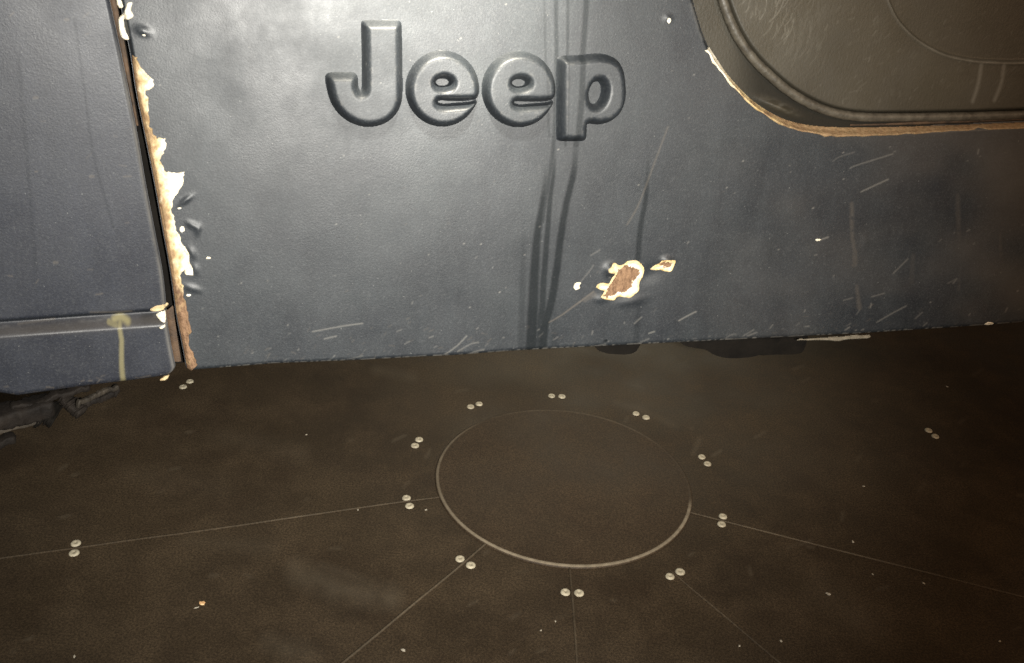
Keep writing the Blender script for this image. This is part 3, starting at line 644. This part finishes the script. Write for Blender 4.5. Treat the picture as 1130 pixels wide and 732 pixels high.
new_mesh('fender_panel', Vp, F2, M_FENDER, ROOT, att)
def fbase(U_, V_):
    w = FEND.w(U_, V_, 0 * U_) - CAM; z = w @ FW; px = 565 + F * (w @ RT) / z; py = 366 - F * (w @ UP) / z
    rg = py - fridge(px); return .0085 * smooth(1, 12, rg) + wave(U_, V_) * .8 - .004 * smooth(4, 0, xr(py) - px)
s4 = 5.63
for poly, at in ((zc([(372, 182), (400, 160), (445, 152), (480, 150), (478, 165), (440, 185), (400, 192)], s4, 100, 310), torn_attr), (zc([(410, 212), (440, 196), (470, 196), (474, 215), (465, 240), (435, 235)], s4, 100, 310), pale),
                 (zc([(425, 268), (455, 255), (460, 262), (440, 278)], s4, 100, 310), pale), (zc([(430, 592), (458, 572), (482, 568), (482, 578), (455, 594)], s4, 100, 310), torn_attr)):
    relief('paint_chip', FEND, jag(poly, .3, 2, 4), [], chip_h(.0012, .0008), M_CHIP, fbase, .0005, .0006, at)

# dark jamb deep in the gap, with the rusty flange showing at its foot and its left edge
def strip(name, plane, L, R, depth, mat, parent=ROOT):
    L = spline(L, 8); R = spline(R, 8); n = len(L); ul, vl = plane.px(L[:, 0], L[:, 1]); ur, vr = plane.px(R[:, 0], R[:, 1]); V = []; m = 6
    for j in range(m):
        t = j / (m - 1); V.append(loc(plane.w(ul + (ur - ul) * t, vl + (vr - vl) * t, depth + .0012 * np.sin(math.pi * t) + .0008 * (fbm(np.arange(n) * .5, np.arange(n) * 0 + j, 1, 3) - .4))))
    return new_mesh(name, np.vstack(V), grid_faces(m, n), mat, parent)
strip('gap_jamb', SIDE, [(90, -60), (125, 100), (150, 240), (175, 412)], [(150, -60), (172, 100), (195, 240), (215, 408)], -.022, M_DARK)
strip('rusty_flange', SIDE, [(106, -60), (119, 0), (132, 60), (141, 100), (149, 140)], [(117, -60), (127, 0), (138.5, 60), (145, 100), (152, 140)], -.007, M_RUSTY)
strip('rusty_flange', SIDE, [(182, 346), (185, 365), (188, 385), (191, 402)], [(190.5, 340), (193, 360), (196, 380), (199.5, 402)], -.007, M_RUSTY)

# ------------------------------------------------------------------ underbody
def box(name, c, s, mat, parent=ROOT, rot=0, bev=.004, tilt=0):
    V = [(x * s[0] / 2, y * s[1] / 2, z * s[2] / 2) for x in (-1, 1) for y in (-1, 1) for z in (-1, 1)]
    Fc = [(0, 1, 3, 2), (4, 6, 7, 5), (0, 4, 5, 1), (2, 3, 7, 6), (0, 2, 6, 4), (1, 5, 7, 3)]
    o = py_mesh(name, V, Fc, mat, parent); o.location = c; o.rotation_euler = (0, tilt, rot)
    md = o.modifiers.new('bevel', 'BEVEL'); md.width = bev; md.segments = 3; return o
box('floor_pan', (.15, .30, CLEAR + .034), (3.2, .46, .02), M_DARK)
def lump(name, pts, y0, y1):
    """a hanging bracket: profile in the photo, carried back under the body"""
    P = spline(pts, 5); uu, vv = SIDE.px(P[:, 0], P[:, 1]); n = len(P)
    V = np.vstack([loc(SIDE.w(uu, vv, -y0)), loc(SIDE.w(uu, vv, -y1))])
    Fc = [(k, k + 1, n + k + 1, n + k) for k in range(n - 1)] + [tuple(range(n - 1, -1, -1)), tuple(range(n, 2 * n))]
    return py_mesh(name, V, Fc, M_DARK, ROOT, False)
lump('mounting_bracket', [(660, 382), (664, 391), (676, 395), (694, 396), (706, 393), (713, 382)], .012, .05)
lump('mounting_bracket', [(752, 379), (764, 388), (785, 392), (796, 398), (812, 401.5), (838, 400), (856, 393), (872, 379)], .016, .07)
lump('mounting_bracket', [(846, 384), (850, 402), (872, 402.5), (897, 401.5), (904, 395), (908, 380)], .03, .07)
# greasy chassis rail and strut showing below the fender
def at_depth(px, py, hh): uu, vv = SIDE.px(np.array([px]), np.array([py])); return SIDE.w(uu, vv, 0)[0]
def behind(px, py, z):                      # a point of the photograph at height z
    d = ray(px, py); t = (z - CAM[2]) / d[2]; return CAM + d * t
def bar(name, a, b, wdt, hgt, mat):
    A = np.array(a); B = np.array(b); n = 60; m = 20; d = (B - A) / np.linalg.norm(B - A); sd = np.cross(d, [0, 0, 1]); sd /= np.linalg.norm(sd); up = np.cross(sd, d)
    t = np.linspace(0, 1, n); an = np.linspace(0, 2 * math.pi, m, endpoint=False); seed = rng.uniform(0, 90)
    c, q = np.cos(an), np.sin(an); sq = lambda x: np.sign(x) * np.abs(x) ** .45
    T_, A_ = np.meshgrid(t, an, indexing='ij'); k = (1 + .5 * (fbm(T_ * 26 + seed, A_ * .8, 2, 4) - .47)) * np.clip(np.minimum(T_, 1 - T_) * 30, 0, 1) ** .35
    V = A + (B - A) * T_[..., None] + (k * sq(c) * wdt / 2)[..., None] * sd + (k * sq(q) * hgt / 2)[..., None] * up
    V = V + ((fbm(t * 5 + seed, t * 0., 1, 3) - .47) * .012)[:, None, None] * up
    i = np.arange(n * m).reshape(n, m); j = np.roll(i, -1, 1)
    return new_mesh(name, loc(V.reshape(-1, 3)), np.stack([i[:-1], j[:-1], j[1:], i[1:]], -1).reshape(-1, 4), mat, ROOT)
bar('chassis_rail', behind(-110, 492, .205), behind(60, 446, .205), .026, .018, M_GREASE)
bar('pipe', behind(-100, 503, .196), behind(58, 459, .196), .005, .005, M_PIPE)
bar('pipe', behind(84, 449, .196), behind(131, 427, .196), .005, .005, M_PIPE)
bar('pipe', behind(68, 440, .196), behind(76, 428, .21), .004, .004, M_PIPE)
bar('chassis_rail', behind(-100, 512, .17), behind(18, 481, .17), .014, .008, M_GREASE)
bar('spring_strut', behind(72, 450, .19), behind(131, 429, .19), .012, .007, M_GREASE)
bar('spring_strut', behind(10, 450, .215), behind(100, 428, .215), .010, .006, M_GREASE)
bar('cross_bracket', behind(70, 436, .20), behind(92, 456, .185), .014, .010, M_GREASE)
bar('cross_bracket', behind(40, 452, .20), behind(62, 462, .19), .03, .012, M_DARK)

# ------------------------------------------------------------------ crumbs on the floor
def crumb(px, py, r_, label, name='paint_crumb', mat=None, squash=(1, 1, .5), group='pale crumbs scattered on the floor', rot=0):
    n = 10; V = []; Fc = []; r = r_ * .8
    for j in range(1, 5):
        ph = math.pi * j / 5
        for k in range(n):
            a = 2 * math.pi * k / n; q = r * (1 + random.uniform(-.25, .25)); V.append((q * math.sin(ph) * math.cos(a) * squash[0], q * math.sin(ph) * math.sin(a) * squash[1], q * math.cos(ph) * squash[2]))
    V += [(0, 0, r * squash[2]), (0, 0, -r * squash[2])]
    for j in range(3):
        for k in range(n): Fc.append((j * n + k, (j + 1) * n + k, (j + 1) * n + (k + 1) % n, j * n + (k + 1) % n))
    for k in range(n): Fc.append((4 * n, k, (k + 1) % n)); Fc.append((4 * n + 1, 3 * n + (k + 1) % n, 3 * n + k))
    o = py_mesh(name, V, Fc, mat or M_CRUMB, None, False); p = on_floor(px, py); o.location = (p[0], p[1], r * squash[2] * .75); o.rotation_euler = (0, 0, rot)
    tag(o, label, 'paint flake' if name == 'paint_flake' else 'crumb', group); return o
crumb(223, 666.5, .0036, 'orange flake lying alone on the floor at the lower left', 'paint_flake', M_ORANGE, (1.1, 1, .35), None)
crumb(217, 671, .0018, 'small pale sliver touching the orange flake', 'paint_sliver', M_CRUMB, (1.8, .6, .4), None, .6)
for x, y, r, lb in ((445, 718, .0024, 'brightest pale crumb, near the front edge left of centre'), (470, 563, .0015, 'tiny crumb beside the left pair of caps'), (395, 563, .0014, 'tiny crumb on the long left seam'),
                    (941, 598, .0019, 'pale crumb just above the long right seam'), (1019, 644, .0017, 'pale crumb just below the long right seam'), (914, 656, .0026, 'broad dull crumb below the right seam'),
                    (963, 634, .0014, 'dim small crumb under the middle of the long right seam'), (862, 708, .0018, 'right one of two crumbs in front of the front right seam'), (816, 713, .0014, 'left one of two crumbs in front of the front right seam'),
                    (1103, 708, .0018, 'crumb in the front right corner of the floor'), (953, 537, .0020, 'smeared crumb in the dark right part of the floor'), (1045, 427, .0018, 'crumb in the far right, near the vehicle sill'),
                    (613, 686, .0012, 'tiny crumb left of the front seam'), (597, 696, .0012, 'tiny crumb nearest the front seam on its left'), (338, 480, .0014, 'dull crumb behind the long left seam'), (622, 528, .0016, 'faint crumb in the middle of the round plate'),
                    (82, 725, .0016, 'crumb in the front left corner of the floor')):
    crumb(x, y, r, lb, squash=(1.3, .9, .4), rot=random.uniform(0, 3), group=None)
